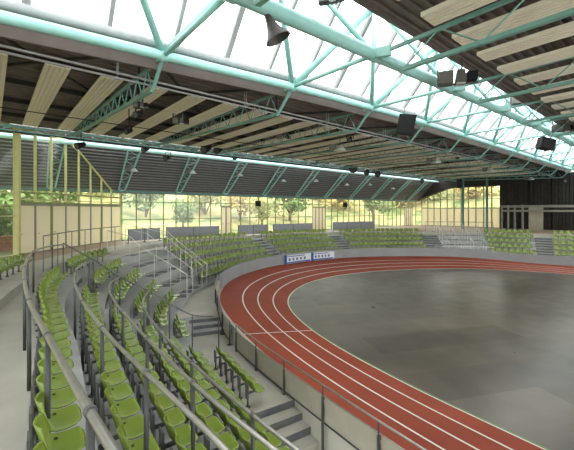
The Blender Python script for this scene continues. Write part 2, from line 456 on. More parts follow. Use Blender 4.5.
# ------------------------------------------------------------------ seats
def seat_shell():
    prof = [(-.262, .300, .130), (-.250, .265, .180), (-.222, .165, .200), (-.19, .065, .207), (-.13, .008, .210), (-.05, -.012, .212),
            (.05, -.010, .210), (.12, .004, .203), (.165, .008, .185), (.19, -.012, .15)]
    J = [-1, -.85, -.5, 0, .5, .85, 1]
    mb = MB(); top = []
    for i, (x, z, w) in enumerate(prof):
        row = []; x = -.245 + (x+.262)*.88; w *= 1.03; z = z*.92 if z > .02 else z
        for j in J:
            yy = j*w; e = j*j*j*j
            if i <= 3: row.append(Vector((x + .06*j*j, yy, z - .012*e)))
            else: row.append(Vector((x - (.018*e if i >= 8 else 0), yy, z + .022*j*j - (.012*e))))
        top.append(row)
    nj = len(J); ni = len(prof)
    def nrm(i, j):
        a = top[min(i+1, ni-1)][j] - top[max(i-1, 0)][j]; b = top[i][min(j+1, nj-1)] - top[i][max(j-1, 0)]
        return a.cross(b).normalized()
    for i in range(ni):
        for j in range(nj): mb.v.append(tuple(top[i][j]))
    for i in range(ni):
        for j in range(nj): mb.v.append(tuple(top[i][j] - nrm(i, j)*.016))
    N = ni*nj
    for i in range(ni-1):
        for j in range(nj-1):
            a = i*nj+j; mb.f.append((a, a+nj, a+nj+1, a+1)); mb.f.append((N+a, N+a+1, N+a+nj+1, N+a+nj))
    bd = [(0, j) for j in range(nj)] + [(i, nj-1) for i in range(1, ni)] + [(ni-1, j) for j in range(nj-2, -1, -1)] + [(i, 0) for i in range(ni-2, 0, -1)]
    ids = [i*nj+j for i, j in bd]
    for k in range(len(ids)):
        a, b = ids[k], ids[(k+1) % len(ids)]; mb.f.append((a, b, N+b, N+a))
    return mb
PAN = .41
def make_seat():
    t = thing('stadium_seat', 'green seat', 'seat')
    sh = seat_shell(); sh.v = [(x, y, z+PAN) for x, y, z in sh.v]
    sh.build('seat_shell', M['seat'], t, True)
    b = MB(); b.tube([(-.085, .12, PAN-.006), (-.085, .12, PAN+.010)], .016, 8); b.build('bolt_cap', M['bolt'], t)
    p = MB(); p.tube([(-.265, 0, .012), (-.265, 0, PAN-.02)], .026, 8); p.bar((-.265, 0, PAN-.06), (.10, 0, PAN-.045), .05, .035)
    p.build('post', M['steel'], t, True)
    r = MB(); i = 0
    r.hexa([(-.300, -.06, PAN-.20), (-.270, -.06, PAN-.20), (-.270, .06, PAN-.20), (-.300, .06, PAN-.20)],
           [(-.300, -.09, PAN+.17), (-.275, -.09, PAN+.17), (-.275, .09, PAN+.17), (-.300, .09, PAN+.17)])
    r.build('rear_bracket', M['steel'], t)
    f = MB(); f.tube([(-.265, 0, 0.0), (-.265, 0, .012), (-.265, 0, .02)], [.07, .07, .045], 10); f.build('floor_flange', M['steel_dark'], t)
    return t
PITCH = .48
seats = []           # (distance, x, y, z, rz, label)
def row_seats(d_of, z, s0, s1, fmt, reverse=False, group=''):
    """walk along an offset row from s0 to s1 putting a seat every PITCH"""
    pts = []; s = s0; last = None; acc = 0
    while s <= s1:
        p = pt(s, d_of(s), z)
        if last is None or math.dist(last[:2], p[:2]) >= PITCH:
            if last is None or True:
                pts.append((s, p)); last = p
        s += .004
    if reverse: order = list(reversed(range(len(pts))))
    else: order = list(range(len(pts)))
    for idx, j in enumerate(order):
        s, p = pts[j]; _, nn = at(s); rz = math.atan2(-nn[1], -nn[0])
        seats.append((math.dist(p, (0, 0, EYE)), p, rz, fmt.replace('#', ordinal(idx+1)), group))
    return [s for s, p in pts]
ROWN = ['top', 'second', 'third', 'fourth', 'fifth', 'sixth', 'seventh']
SEAT_S = {}
NEAR0 = 6.2
for k in range(6):
    SEAT_S[k] = row_seats(lambda s, k=k: dk(k, s), plat(k), NEAR0+.1*k, NEAR_END[k]-.25,
              'green plastic seat, # from the aisle end of the %s row down, near left stand' % ROWN[k], True, 'green seats of the near left stand')
    row_seats(lambda s, k=k: dk(k, s), plat(k), BLK0[k]+.25, BLK1[k]-.2,
              'green plastic seat, # from the left in the %s row of the small curved block' % ROWN[k], False, 'green seats of the small curved block')
row_seats(lambda s: dk(6, s), WALK, STEP_S+.3, 22.5, 'green seat on tall post, # from the far end of the short front row', True, 'green seats of the short front row')
row_seats(lambda s: 7.15, CONC, 22.0, 26.6, 'green seat behind the walkway at left edge, # from its far end', True, 'green seats behind the walkway')
for k in range(5):
    for a, b, nm in ((FAR0[k], 39.0, 'far stand left part'), (40.5, 46.0, 'far stand middle part'), (47.3, 53.9, 'far stand right part'),
                     (59.1, 62.0, 'far right block'), (63.5, 68, 'far right corner')):
        row_seats(lambda s, k=k: dk(k, s), plat(k), a, b, 'green plastic seat, # from left in %s row of the %s' % (ROWN[k], nm), False, 'green seats of the ' + nm)
seats.sort(key=lambda t: t[0])
N_IND = 300
proto = make_seat()
for i, (dd, p, rz, lab, grp) in enumerate(seats[:N_IND]):
    if i == 0:
        proto.location = p; proto.rotation_euler = (0, 0, rz); proto['label'] = lab; proto['group'] = grp
    else: clone(proto, p, rz, lab, grp)
mbs = MB(); base = seat_shell(); base.v = [(x, y, z+PAN) for x, y, z in base.v]
mbp = MB()
for dd, p, rz, lab, grp in seats[N_IND:]:
    c, s_ = math.cos(rz), math.sin(rz); i = len(mbs.v)
    mbs.v += [(p[0]+x*c-y*s_, p[1]+x*s_+y*c, p[2]+z) for x, y, z in base.v]
    mbs.f += [tuple(i+q for q in f) for f in base.f]
    mbp.bar((p[0]-.2*c, p[1]-.2*s_, p[2]), (p[0]-.2*c, p[1]-.2*s_, p[2]+PAN-.04), .05)
o = mbs.build('distant_seats', M['seat'], None, True, kind='stuff')
tag(o, 'remaining small green plastic seats in rows across the far stands', 'seats')
o2 = mbp.build('seat_posts', M['steel'], o, kind='stuff')

# ------------------------------------------------------------------ row handrails in the near stand
def smooth_path(P, n=6):
    out = []
    for i in range(len(P)-1):
        a = P[max(i-1, 0)]; b = P[i]; c = P[i+1]; d = P[min(i+2, len(P)-1)]
        for j in range(n):
            t = j/n
            out.append(tuple(.5*(2*b[k]+(c[k]-a[k])*t+(2*a[k]-5*b[k]+4*c[k]-d[k])*t*t+(3*b[k]-a[k]-3*c[k]+d[k])*t**3) for k in range(3)))
    out.append(P[-1]); return out
RAILS = {  # plan points (x, y) of each rail
    0: [(.58, .2), (.30, 2.1), (.03, 4.3), (-.2, 6.3), (-.35, 8.8), (-.40, 11.5), (-.30, 13.6), (.05, 15.0), (.55, 15.6)],
    1: [(1.2, .2), (1.04, 2.3), (.85, 3.9), (.68, 5.5), (.55, 8.0), (.60, 10.4), (.85, 12.2), (1.3, 13.1)],
    2: [(1.9, .3), (1.64, 2.5), (1.46, 4.1), (1.33, 6.5), (1.30, 8.9), (1.45, 10.8), (1.9, 11.9)],
    3: [(2.5, .4), (2.13, 2.9), (1.96, 5.2), (1.93, 7.5), (2.1, 9.7), (2.6, 11.2)],
}
AISLE_PTS = [(.55, 15.6, 1.25), (1.3, 13.1, 1.64), (1.9, 11.9, 2.08), (2.6, 11.2, 2.46), (3.15, 10.95, 2.88), (3.8, 10.75, 3.30), (4.6, 11.0, 3.55)]
RN = ['topmost seat row', 'second seat row', 'third seat row', 'fourth seat row']
for k, P in RAILS.items():
    z = EYE - (1.30 + .39*k)
    t = thing('handrail', 'long curved steel handrail with posts standing along the %s of near left stand' % RN[k], 'handrail', (P[0][0], P[0][1], plat(k)), 0, 'curved handrails of the near stand')
    org = Vector(t.location)
    path = smooth_path([(x, y, z) for x, y in P])
    m_ = MB(); m_.tube([Vector(p)-org for p in path], .030 if k == 0 else .025, 12); m_.build('top_rail', M['rail'], t, True)
    # posts in the gaps between seats
    acc = 0; L = [0]
    for a, b in zip(path, path[1:]): L.append(L[-1]+math.dist(a, b))
    nxt = (2.4, 1.8, 2.0, 1.5)[k]
    step = 1.83
    for j in range(1, len(path)):
        while L[j] >= nxt:
            f = (nxt-L[j-1])/(L[j]-L[j-1]); q = Vector(path[j-1]).lerp(Vector(path[j]), f)-org
            m_ = MB(); m_.tube([(q.x, q.y, 0), (q.x, q.y, z-plat(k)-.02)], .027, 8); po = m_.build('post', M['steel_dark'], t, True)
            m_ = MB(); dv = (Vector(path[j])-Vector(path[j-1])).normalized()*.02
            m_.tube([Vector((q.x, q.y, z-plat(k)))-dv, Vector((q.x, q.y, z-plat(k)))+dv], .041, 12); m_.build('clamp_ring', M['steel'], po, True)
            nxt += step
t = thing('aisle_handrail', 'dark steel handrail descending the stair aisle between near stand and curved block', 'handrail', (.55, 15.6, plat(0)))
org = Vector(t.location)
path = [Vector((x, y, EYE-h))-org for x, y, h in AISLE_PTS]
m_ = MB(); m_.tube(smooth_path([tuple(p) for p in path], 4), .024, 10); m_.build('top_rail', M['steel'], t, True)
for k, p in enumerate(path[:6]):
    m_ = MB(); m_.tube([(p.x, p.y, plat(k)-org.z), (p.x, p.y, p.z)], .019, 8); m_.build('post', M['steel_dark'], t, True)

q = Vector((4.95, 11.35, EYE-3.75))-org
m_ = MB(); m_.tube([(q.x, q.y, WALK-org.z), (q.x, q.y, q.z)], .022, 8); m_.build('gate_post', M['steel_dark'], t, True)
# rail behind the curved block and along the concourse
def post_rail(name, label, pts, posts, base_z, m_rail, r=.022, group=None, mid=False):
    t = thing(name, label, 'handrail', (pts[0][0], pts[0][1], base_z(pts[0])), 0, group); org = Vector(t.location)
    m_ = MB(); m_.tube([Vector(p)-org for p in pts], r, 8); m_.build('top_rail', m_rail, t, True)
    for q in posts:
        m_ = MB(); bz = base_z(q); q = Vector(q); m_.tube([Vector((q.x, q.y, bz))-org, q-org], r*.8, 6); m_.build('post', m_rail, t, True)
    if mid:
        m_ = MB(); m_.tube([Vector(p)-org-Vector((0, 0, .5)) for p in pts], r*.7, 6); m_.build('mid_rail', m_rail, t, True)
    return t
pts = [pt(s, 6.55, EYE-.98) for s in frange(26.2, 31.5, .5)]
post_rail('concourse_handrail', 'dark handrail on the ledge behind the curved block of seats', pts, pts[::2], lambda p: CONC, M['steel'])
pts = [pt(s, 7.75, EYE-.98) for s in frange(21.0, 24.5, .7)]
post_rail('concourse_handrail', 'short dark handrail at the left edge behind the last seats', pts, pts[::2], lambda p: CONC, M['steel'])
# sloping rails of the standing terraces
def slope_rail(s, label, d_out, group):
    pts = []; zs = {}
    for k in range(0, 5):
        p = pt(s(k), dk(k, s(k))-.3, plat(k)+1.15); pts.append(p); zs[round(p[0], 4)] = plat(k)
    p0 = pt(s(0), d_out, CONC+1.2); pts = [p0]+pts; zs[round(p0[0], 4)] = CONC
    pz = pt(s(4)-.05, dk(4, s(4))-1.0, UPW+1.1); 
    post_rail('terrace_handrail', label, pts, pts, lambda p: zs[round(p[0], 4)], M['railthin'], .02, group)
slope_rail(lambda k: BLK1[k]+.5, 'thin pale sloping handrail nearest the small curved block of seats', 6.3, 'thin sloping handrails on the left standing terrace')
slope_rail(lambda k: BLK1[k]+.5+(FAR0[k]-BLK1[k])*.36, 'thin pale sloping handrail left of middle on the left standing terrace', 6.3, 'thin sloping handrails on the left standing terrace')
slope_rail(lambda k: BLK1[k]+.5+(FAR0[k]-BLK1[k])*.66, 'thin pale sloping handrail right of middle on the left standing terrace', 6.3, 'thin sloping handrails on the left standing terrace')
slope_rail(lambda k: FAR0[k]-.25, 'thin pale sloping handrail at the left end of the long far stand', 6.3, 'thin sloping handrails on the left standing terrace')
for i, s_ in enumerate((55.3, 56.3, 57.3, 58.3)):
    slope_rail(lambda k, s_=s_: s_+.05*k, 'thin pale sloping handrail on far right grey terrace, %s from the left' % ordinal(i+1), 5.0, 'thin sloping handrails on the far right terrace')
pts = [pt(s, .25, UPW+1.0) for s in frange(54.2, 59.0, .6)]
post_rail('front_handrail', 'low pale rail along the foot of the grey far right terrace', pts, pts, lambda p: UPW, M['railthin'], .02, None, True)
pts = [pt(s, 4.6, CONC+1.1) for s in frange(54.5, 59.5, 1.0)]
post_rail('concourse_handrail', 'thin rail on concourse above the grey far right terrace', pts, pts, lambda p: CONC, M['steel'], .02)
# single post by the lower steps
# ------------------------------------------------------------------ fence between walkway and track
def fence(name, label, s0, s1, ztop, zrail, zbase, n_panels, out=.06, group=None):
    p0 = pt(s0, out, zbase(s0)); t = thing(name, label, 'fence', p0, 0, group); org = Vector(p0)
    w = (s1-s0)/n_panels
    for i in range(n_panels):
        a, b = s0+i*w, s0+(i+1)*w
        m_ = MB(); S = frange(a+.03, b-.03, .3); i0 = 0
        for s in S:
            for d in (out-.012, out+.012):
                q = Vector(pt(s, d, 0)); m_.v.append((q.x-org.x, q.y-org.y, ztop(s)-.56-org.z)); m_.v.append((q.x-org.x, q.y-org.y, ztop(s)-org.z))
        for j in range(len(S)-1):
            c = 4*j
            m_.f += [(c, c+4, c+5, c+1), (c+2, c+3, c+7, c+6), (c+1, c+5, c+7, c+3), (c, c+2, c+6, c+4)]
        m_.f += [(0, 1, 3, 2)]; c = 4*(len(S)-1); m_.f += [(c, c+2, c+3, c+1)]
        m_.build('fence_panel', M['panel'], t)
    for i in range(n_panels+1):
        s = s0+i*w; a = Vector(pt(s, out+.05, zbase(s)))-org; b = Vector(pt(s, out+.05, ztop(s)))-org; c = Vector(pt(s, out+.05, zrail(s)))-org
        m_ = MB(); m_.bar(a, b, .05, .05); m_.bar(b, c, .025, .025); m_.box((a.x, a.y, .01), (.16, .16, .02)); m_.build('fence_post', M['steel_dark'], t)
    m_ = MB(); m_.tube([Vector(pt(s, out+.05, zrail(s)))-org for s in frange(s0-.1, s1+.1, .3)], .022, 8); m_.build('top_rail', M['rail'], t, True)
    m_ = MB(); m_.tube([Vector(pt(s, out+.0, ztop(s)+.01))-org for s in frange(s0, s1, .3)], .017, 6); m_.build('panel_cap', M['rail'], t, True)
    m_ = MB(); m_.tube([Vector(pt(s, out+.03, ztop(s)-.58))-org for s in frange(s0, s1, .3)], .02, 6); m_.build('bottom_rail', M['steel_dark'], t, True)
lowz = lambda s: WALK - .68*sstep(STEP_S, STEP_S-1.1, s) if s > STEP_S-1.1 else WALK-.68
def zb1(s): return WALK if s >= STEP_S else max(WALK-.68, WALK-(STEP_S-s)*.65)
fence('track_fence', 'beige panelled fence with steel rail between near walkway and red track', S0+1, 23.0, lambda s: EYE-4.26, lambda s: EYE-3.98, zb1, 11)
fence('track_fence', 'shorter beige panelled fence on raised walkway at the track bend', 23.7, 29.6, lambda s: EYE-4.2+.55*sstep(24.5, 26.5, s), lambda s: EYE-4.05+.55*sstep(24.5, 26.5, s),
      lambda s: WALK+.6*sstep(24.9, 26.1, s), 5)
# white advertising boards by the far wall
def ad_board(s0, s1, label):
    p0 = pt((s0+s1)/2, -.22, bank(s0)); t = thing('banner_board', label, 'banner', p0, 0, 'white boards by the track wall'); org = Vector(p0)
    def strip(d0, d1, z0, z1, m, name, a=s0, b=s1):
        m_ = MB(); S = frange(a, b, .3)
        for s in S:
            for d in (d0, d1):
                q = Vector(pt(s, d, 0)); zz = bank(s)*.95; m_.v += [(q.x-org.x, q.y-org.y, zz+z0-org.z), (q.x-org.x, q.y-org.y, zz+z1-org.z)]
        for j in range(len(S)-1):
            c = 4*j; m_.f += [(c, c+4, c+5, c+1), (c+2, c+3, c+7, c+6), (c+1, c+5, c+7, c+3), (c, c+2, c+6, c+4)]
        m_.f += [(0, 1, 3, 2)]; c = 4*(len(S)-1); m_.f += [(c, c+2, c+3, c+1)]
        m_.build(name, m, t)
    strip(-.22, -.17, 0.02, .66, M['banner'], 'board')
    strip(-.232, -.221, .04, .16, M['blue'], 'blue_stripe', s0+.1, s1-.1)
    strip(-.232, -.221, .54, .60, M['blue'], 'blue_stripe', s0+.1, s0+(s1-s0)*.75)
    n_ = 5
    for i in range(n_):
        a = s0+(s1-s0)*(.12+.15*i); strip(-.232, -.221, .24, .44, M['blue'] if i % 2 == 0 else M['steel'], 'printed_mark', a, a+(s1-s0)*.07)
    strip(-.235, -.16, .0, .70, M['blue'], 'end_post', s0-.05, s0+.12)
ad_board(39.1, 41.9, 'left white board with blue print against the far track wall')
ad_board(42.05, 44.4, 'right white board with blue print against the far track wall')

# grey boards standing on the concourse
def grey_board(p0, p1, label, h=.95):
    a, b = Vector((*p0, CONC)), Vector((*p1, CONC)); t = thing('barrier_board', label, 'barrier', a, math.atan2(b.y-a.y, b.x-a.x), 'grey boards on the concourse')
    L = (b-a).length; nn = max(2, round(L/2))
    for i in range(nn):
        m_ = MB(); m_.box(((i+.5)*L/nn, 0, .08+h/2), (L/nn-.04, .03, h-.1)); m_.build('board_panel', M['board'], t)
    for i in range(nn+1):
        m_ = MB(); m_.box((min(max(i*L/nn, .02), L-.02), 0, h/2+.02), (.035, .05, h+.04)); m_.box((min(max(i*L/nn, .02), L-.02), 0, .015), (.05, .45, .03)); m_.build('board_leg', M['steel_dark'], t)
def ray_plan(x, Z):
    X = (x-287)/350*Z; return (X*.823+Z*.568, -X*.568+Z*.823)
grey_board(ray_plan(128, 24.5), ray_plan(160, 26.5), 'dark grey board on the concourse above the left standing terrace')
grey_board(ray_plan(166, 27.5), ray_plan(219, 29.6), 'long grey board behind the left section of the far stand')
grey_board(ray_plan(238, 31.0), ray_plan(268, 32.8), 'grey board behind the far stand just right of white doors')
grey_board(ray_plan(273, 33.2), ray_plan(312, 35.8), 'grey board behind the far stand left of the cream double door')
grey_board(ray_plan(333, 37.2), ray_plan(374, 40.2), 'grey board behind the middle of the far stand', 1.0)

# ------------------------------------------------------------------ facade
def roof_h(x, y):
    q = -.0991*x + .9955*y; p = .9955*x + .0991*y
    h = 4.28 if q < 25.1 else 4.28 - (q-25.1)*(4.28-1.45)/(27.9-25.1)
    return max(h, 1.40)
WIN = [0]; DOOR = [0]
def window_bay(a, b, z0, z1a, z1b, m_fr, transoms, w=.09, dpt=.12, end=False):
    WIN[0] += 1
    mb = MB(); A, B = Vector((*a, 0)), Vector((*b, 0)); up = Vector((0, 0, 1))
    mb.bar(A+up*z0, A+up*z1a, w, dpt)
    if end: mb.bar(B+up*z0, B+up*z1b, w, dpt)
    mb.bar(A+up*(z1a-.03), B+up*(z1b-.03), dpt*.6, .08); mb.bar(A+up*(z0+.03), B+up*(z0+.03), dpt*.6, .06)
    for tz in transoms:
        if z0+.1 < tz < min(z1a, z1b)-.1: mb.bar(A+up*tz, B+up*tz, dpt*.5, .055)
    f = struct('window_%d' % WIN[0], mb, m_fr)
    g = MB(); g.quad(A+up*(z0+.02), B+up*(z0+.02), B+up*(z1b-.03), A+up*(z1a-.03)); g.build('window_pane', M['glass'], f)
def door_leaf(a, b, z0, z1, m_fr=None, m_pan=None):
    DOOR[0] += 1; A, B = Vector((*a, 0)), Vector((*b, 0)); up = Vector((0, 0, 1)); d = (B-A).normalized(); nrm = Vector((d.y, -d.x, 0))
    mb = MB()
    for q in (A+d*.03, B-d*.03): mb.bar(q+up*z0, q+up*z1, .06, .08)
    mb.bar(A+up*(z1-.03), B+up*(z1-.03), .08, .07); mb.bar(A+up*(z0+.03), B+up*(z0+.03), .08, .06)
    f = struct('door_%d' % DOOR[0], mb, m_fr or M['doorframe'])
    mb = MB(); C = (A+B)/2
    mb.bar(A+d*.07+up*((z0+z1)/2), B-d*.07+up*((z0+z1)/2), .03, z1-z0-.14); mb.build('door_panel', m_pan or M['curtain'], f)
    mb = MB(); h0 = A+d*.12+nrm*.05+up*(z0+1.05); mb.tube([h0, h0+d*.14], .014, 6); mb.build('door_handle', M['steel_dark'], f)
def lerp2(a, b, t): return (a[0]+(b[0]-a[0])*t, a[1]+(b[1]-a[1])*t)
ZD = EYE+.30
# left facade with the cream doors
N = 8
for i in range(N):
    a, b = lerp2(FC_A, FC_B, i/N), lerp2(FC_A, FC_B, (i+1)/N)
    window_bay(a, b, ZD+.04, EYE+roof_h(*a), EYE+roof_h(*b), M['mull'], (EYE+.55, EYE+.95), .10, .16, end=(i == N-1))
    door_leaf(a, b, CONC, ZD)
    if i % 2 == 0:
        mb = MB(); mb.bar((*a, CONC), (*a, ZD+.1), .14, .16); struct('trim_door_post', mb, M['mull2'])
mb = MB(); mb.bar((*FC_A, ZD+.07), (*FC_B, ZD+.07), .16, .12); mb.bar((*FC_A, ZD+.62), (*FC_B, ZD+.62), .14, .08); struct('trim_door_header', mb, M['mull2'])
# facade continuing to the left
for a0, b0 in zip(FAC_LEFT[1:], FAC_LEFT[2:]):
    L = math.dist(a0, b0); nn = round(L/1.3)
    for i in range(nn):
        a, b = lerp2(a0, b0, i/nn), lerp2(a0, b0, (i+1)/nn)
        window_bay(a, b, CONC, EYE+roof_h(*a), EYE+roof_h(*b), M['mull'], (EYE-.30, EYE+.25, EYE+.85), .10, .16)
mb = MB(); mb.bar((*FC_A, CONC), (*FC_A, EYE+4.2), .26, .26); struct('trim_corner_post', mb, M['mull'])
# long far facade
def door_at(x, Zq): return ray_plan(x, Zq)
def on_far(x):      # p coordinate where the view ray meets the far facade
    t = (x-287)/350; Z = 28.3/(.763-.647*t); return .763*t*Z + .647*Z
far_doors = [(218.5, 226), (226, 234), (313, 321.5), (321.5, 330)]
far_doors = [(on_far(226.5), .54), (on_far(321.5), 1.0), (on_far(409.5), 1.0)]
NB = 40
edges = [7.6+(50-7.6)*i/NB for i in range(NB+1)]
for i in range(NB):
    a, b = pq2(edges[i], 28.3), pq2(edges[i+1], 28.3)
    pm = (edges[i]+edges[i+1])/2
    isdoor = any(abs(pm-c_) < r_ for c_, r_ in far_doors)
    window_bay(a, b, ZD+.02 if isdoor else CONC, EYE+1.5, EYE+1.5, M['mull2'], (EYE-.75, EYE+.62), .07, .12, end=(i == NB-1))
    if isdoor: door_leaf(a, lerp2(a, b, .5), CONC, ZD); door_leaf(lerp2(a, b, .5), b, CONC, ZD)
# end facade (right)
NE = 34
for i in range(NE):
    q0, q1 = 28.3-(28.3-16.6)*i/12, 28.3-(28.3-16.6)*(i+1)/12
    if i >= 12: break
    a, b = pq2(50, q0), pq2(50, q1)
    ta = 1.5+min(1, max(0, (28.3-q0)/5.5))*1.65; tb = 1.5+min(1, max(0, (28.3-q1)/5.5))*1.65
    isdoor = i > 0
    if isdoor: door_leaf(a, b, CONC, ZD-.05, m_fr=M['doorframe'])
    window_bay(a, b, ZD-.02 if isdoor else CONC, EYE+ta, EYE+tb, M['mull2'], (EYE-.2, EYE+1.5), .09, .14)
# green columns in front of the end facade
for x_, Z_, lab in ((463, 44, 'dark green round column left of the white door at the far right'), (487, 42.5, 'dark green round column above the far right seat block')):
    px, py = ray_plan(x_, Z_); m_ = MB(); m_.tube([(0, 0, 0), (0, 0, .03), (0, 0, .03), (0, 0, 6.3)], [.2, .2, .13, .13], 12)
    o = m_.build('round_column', M['turq_dark'], None, True); o.location = (px, py, CONC); tag(o, lab, 'column')
# dark end wall with gallery beams
mb = MB(); a, b = Vector((*pq2(49.9, 16.6), 0)), Vector((*pq2(49.9, -14), 0)); up = Vector((0, 0, 1)); L = (b-a).length; d = (b-a).normalized()
nn = 90
for i in range(nn):
    p0, p1 = a+d*(L*i/nn), a+d*(L*(i+1)/nn-.05); nrm = Vector((-1, -.1, 0))*.05*(i % 2)
    mb.bar(p0+nrm+up*((CONC+EYE+4.3)/2), p1+nrm+up*((CONC+EYE+4.3)/2), .1, EYE+4.3-CONC)
mb.bar(a+Vector((.1, 0, 0))+up*((CONC+EYE+4.3)/2), b+Vector((.1, 0, 0))+up*((CONC+EYE+4.3)/2), .06, EYE+4.3-CONC)
struct('wall_end', mb, M['endwall'])
for zz, hh in ((EYE+.42, .26), (EYE-.10, .22)):
    mb = MB(); mb.bar(Vector((*pq2(47.5, 15.6), zz)), Vector((*pq2(47.5, -12), zz)), .25, hh); struct('trim_gallery_beam', mb, M['endbeam'])
for q_ in (15.6, 14.9, 14.2, 13.4):
    mb = MB(); mb.bar((*pq2(47.5, q_), CONC), (*pq2(47.5, q_), EYE+.6), .16, .16); struct('trim_gallery_post', mb, M['endbeam'])
DOOR[0] += 1
mb = MB(); mb.bar(Vector((*pq2(47.9, 12.9), (CONC+ZD)/2)), Vector((*pq2(47.9, 11.5), (CONC+ZD)/2)), .08, ZD-CONC); struct('door_%d' % DOOR[0], mb, M['panel'])
mb = MB()
for q_ in (4, 8, 11.0, 13.2, 15.8): mb.bar((*pq2(49.7, q_), CONC), (*pq2(49.7, q_-.0), EYE+4.2), .14, .14)
struct('trim_end_wall_post', mb, M['purlin'])

# ------------------------------------------------------------------ roof
def hL(p): return 3.80+.047*p if p < 9 else min(4.36, 4.223+.137*sstep(9, 16, p))
def hR(p): return 3.96+.022*p if p < 30 else 4.62
P0, P1 = -14.0, 50.0
def corrugated(q0, q1, hfun, m, name, pitch=.25, depth=.06):
    mb = MB(); q = q0; prof = []
    while q < q1-1e-6:
        for f, dz in ((0, 0), (.35, 0), (.5, depth), (.85, depth)):
            qq = min(q+f*pitch, q1); prof.append((qq, dz))
        q += pitch
    for qq, dz in prof: mb.v += [PQ(P0, qq, hfun(qq)+dz), PQ(P1, qq, hfun(qq)+dz)]
    for i in range(len(prof)-1): mb.f.append((2*i, 2*i+1, 2*i+3, 2*i+2))
    return struct(name, mb, m)
corrugated(9.95, 23.5, lambda q: 4.52, M['deck'], 'ceiling_left', .35, .09)
corrugated(-14, 4.9, lambda q: 4.66, M['deck'], 'ceiling_right')
corrugated(25.0, 28.2, lambda q: 4.45-(q-25)*1.03, mat('dark_grey_deck', (0.075, 0.072, 0.07), 0.6, noise=(2, .2)), 'ceiling_lower', .36, .10)
mb = MB()                                       # opaque roof top keeping the sky out
mb.quad(PQ(P0, 10.0, 4.66), PQ(P1, 10.0, 4.66), PQ(P1, 23.5, 4.66), PQ(P0, 23.5, 4.66))
mb.quad(PQ(P0, -14, 4.86), PQ(P1, -14, 4.86), PQ(P1, 4.9, 4.86), PQ(P0, 4.9, 4.86))
mb.quad(PQ(P0, 25.1, 4.66), PQ(P1, 25.1, 4.66), PQ(P1, 28.6, 1.5), PQ(P0, 28.6, 1.5))
struct('ceiling_roof_sheet', mb, M['deck'])
def pbar(name, q, h, w, hh, m, p0=P0, p1=P1):
    mb = MB(); mb.bar(PQ(p0, q, h), PQ(p1, q, h), w, hh); return struct(name, mb, m)
def pcurve(name, q, hf, w, hh, m, smooth=False):
    mb = MB(); P_ = frange(P0, P1, 2.0)
    for a, b in zip(P_, P_[1:]): mb.bar(PQ(a, q, hf(a)), PQ(b, q, hf(b)), w, hh)
    return struct(name, mb, m)
pcurve('trim_fascia_left', 9.35, lambda p: hL(p)-.10, .08, .26, M['fascia'])
pcurve('trim_fascia_edge', 9.75, lambda p: hL(p)+.10, .75, .06, M['deck'])
pbar('trim_fascia_right', 4.85, 4.70, .10, .26, M['fascia'])
for q_ in (12.6, 15.2, 17.9, 20.6, 23.35, 2.0, -1, -4, -7): pbar('trim_purlin', q_, 4.42, .10, .16, M['purlin'])
mb = MB()
for i in range(17):
    q_ = 25.15+i*.18; mb.bar(PQ(P0, q_, 4.45-(q_-25)*1.03-.02), PQ(P1, q_, 4.45-(q_-25)*1.03-.02), .035, .09)
struct('trim_deck_ribs', mb, mat('dull_grey_rib', (0.17, 0.17, 0.17), 0.5, noise=(3, .1)))
for i in range(14):                               # crossing braces under the deck
    p_ = 3.39+4.4*(i-3)
    mb = MB(); mb.bar(PQ(p_, 9.8, 4.36), PQ(p_+4.4, 15.2, 4.36), .07, .07); mb.bar(PQ(p_+4.4, 9.8, 4.36), PQ(p_, 15.2, 4.36), .07, .07); struct('trim_roof_brace', mb, M['purlin'])
mb = MB(); mb.bar(PQ(50.0, 28.2, 1.5), PQ(50.0, 28.2, 1.7), .2); 
mb = MB(); G = [(28.2, 1.3), (28.2, 1.55), (25.1, 4.6), (9.9, 4.6), (9.9, 3.1), (22.8, 3.1)]
mb.hexa([PQ(50.02, q, h) for q, h in G], [PQ(50.14, q, h) for q, h in G]); struct('trim_end_fascia', mb, M['purlin'])
pbar('trim_eave_beam', 28.0, 1.42, .16, .14, M['turq_dark'])
# water pipes under the deck
for h_, q_, lab in ((3.93, 10.8, 'upper grey service pipe running under the roof beside the skylight'), (3.83, 10.92, 'lower grey service pipe running under the roof beside the skylight')):
    o = MB(); o.tube([PQ(P0, q_, h_), PQ(P1, q_, h_)], .035, 8); t = o.build('service_pipe', M['pipe'], None, True); tag(t, lab, 'pipe', 'service pipes beside the skylight')
    for i in range(10):
        c = MB(); p_ = -1.6+i*4.4; c.bar(PQ(p_, q_, h_+.03), PQ(p_, q_, 4.5), .02); c.tube([PQ(p_-.03, q_, h_), PQ(p_+.03, q_, h_)], .05, 8); c.build('pipe_hanger', M['gutter'], t)

# skylight glazing
RIDGE = (7.15, 7.35)
for side, (q0, h0) in (('left', (9.3, lambda p: hL(p)+.46)), ('right', (4.9, lambda p: 4.90))):
    WIN[0] += 1
    mb = MB(); i = 0; p_ = P0; bars = []
    while p_ <= P1:
        mb.bar(PQ(p_, q0, h0(p_)), PQ(p_, RIDGE[0], RIDGE[1]), .10 if i % 3 else .16, .14); p_ += 1.62; i += 1
    FP = frange(P0, P1, 2.0)
    for a, b in zip(FP, FP[1:]): mb.bar(PQ(a, q0, h0(a)), PQ(b, q0, h0(b)), .10, .08)
    mb.bar(PQ(P0, *RIDGE), PQ(P1, *RIDGE), .14, .14)
    f = struct('window_%d' % WIN[0], mb, M['bar'])
    g = MB()
    for a in FP: g.v += [PQ(a, q0, h0(a)+.09), PQ(a, RIDGE[0], RIDGE[1]+.09)]
    for i in range(len(FP)-1): g.f.append((2*i, 2*i+1, 2*i+3, 2*i+2))
    g.build('window_pane', M['skyglass'], f)
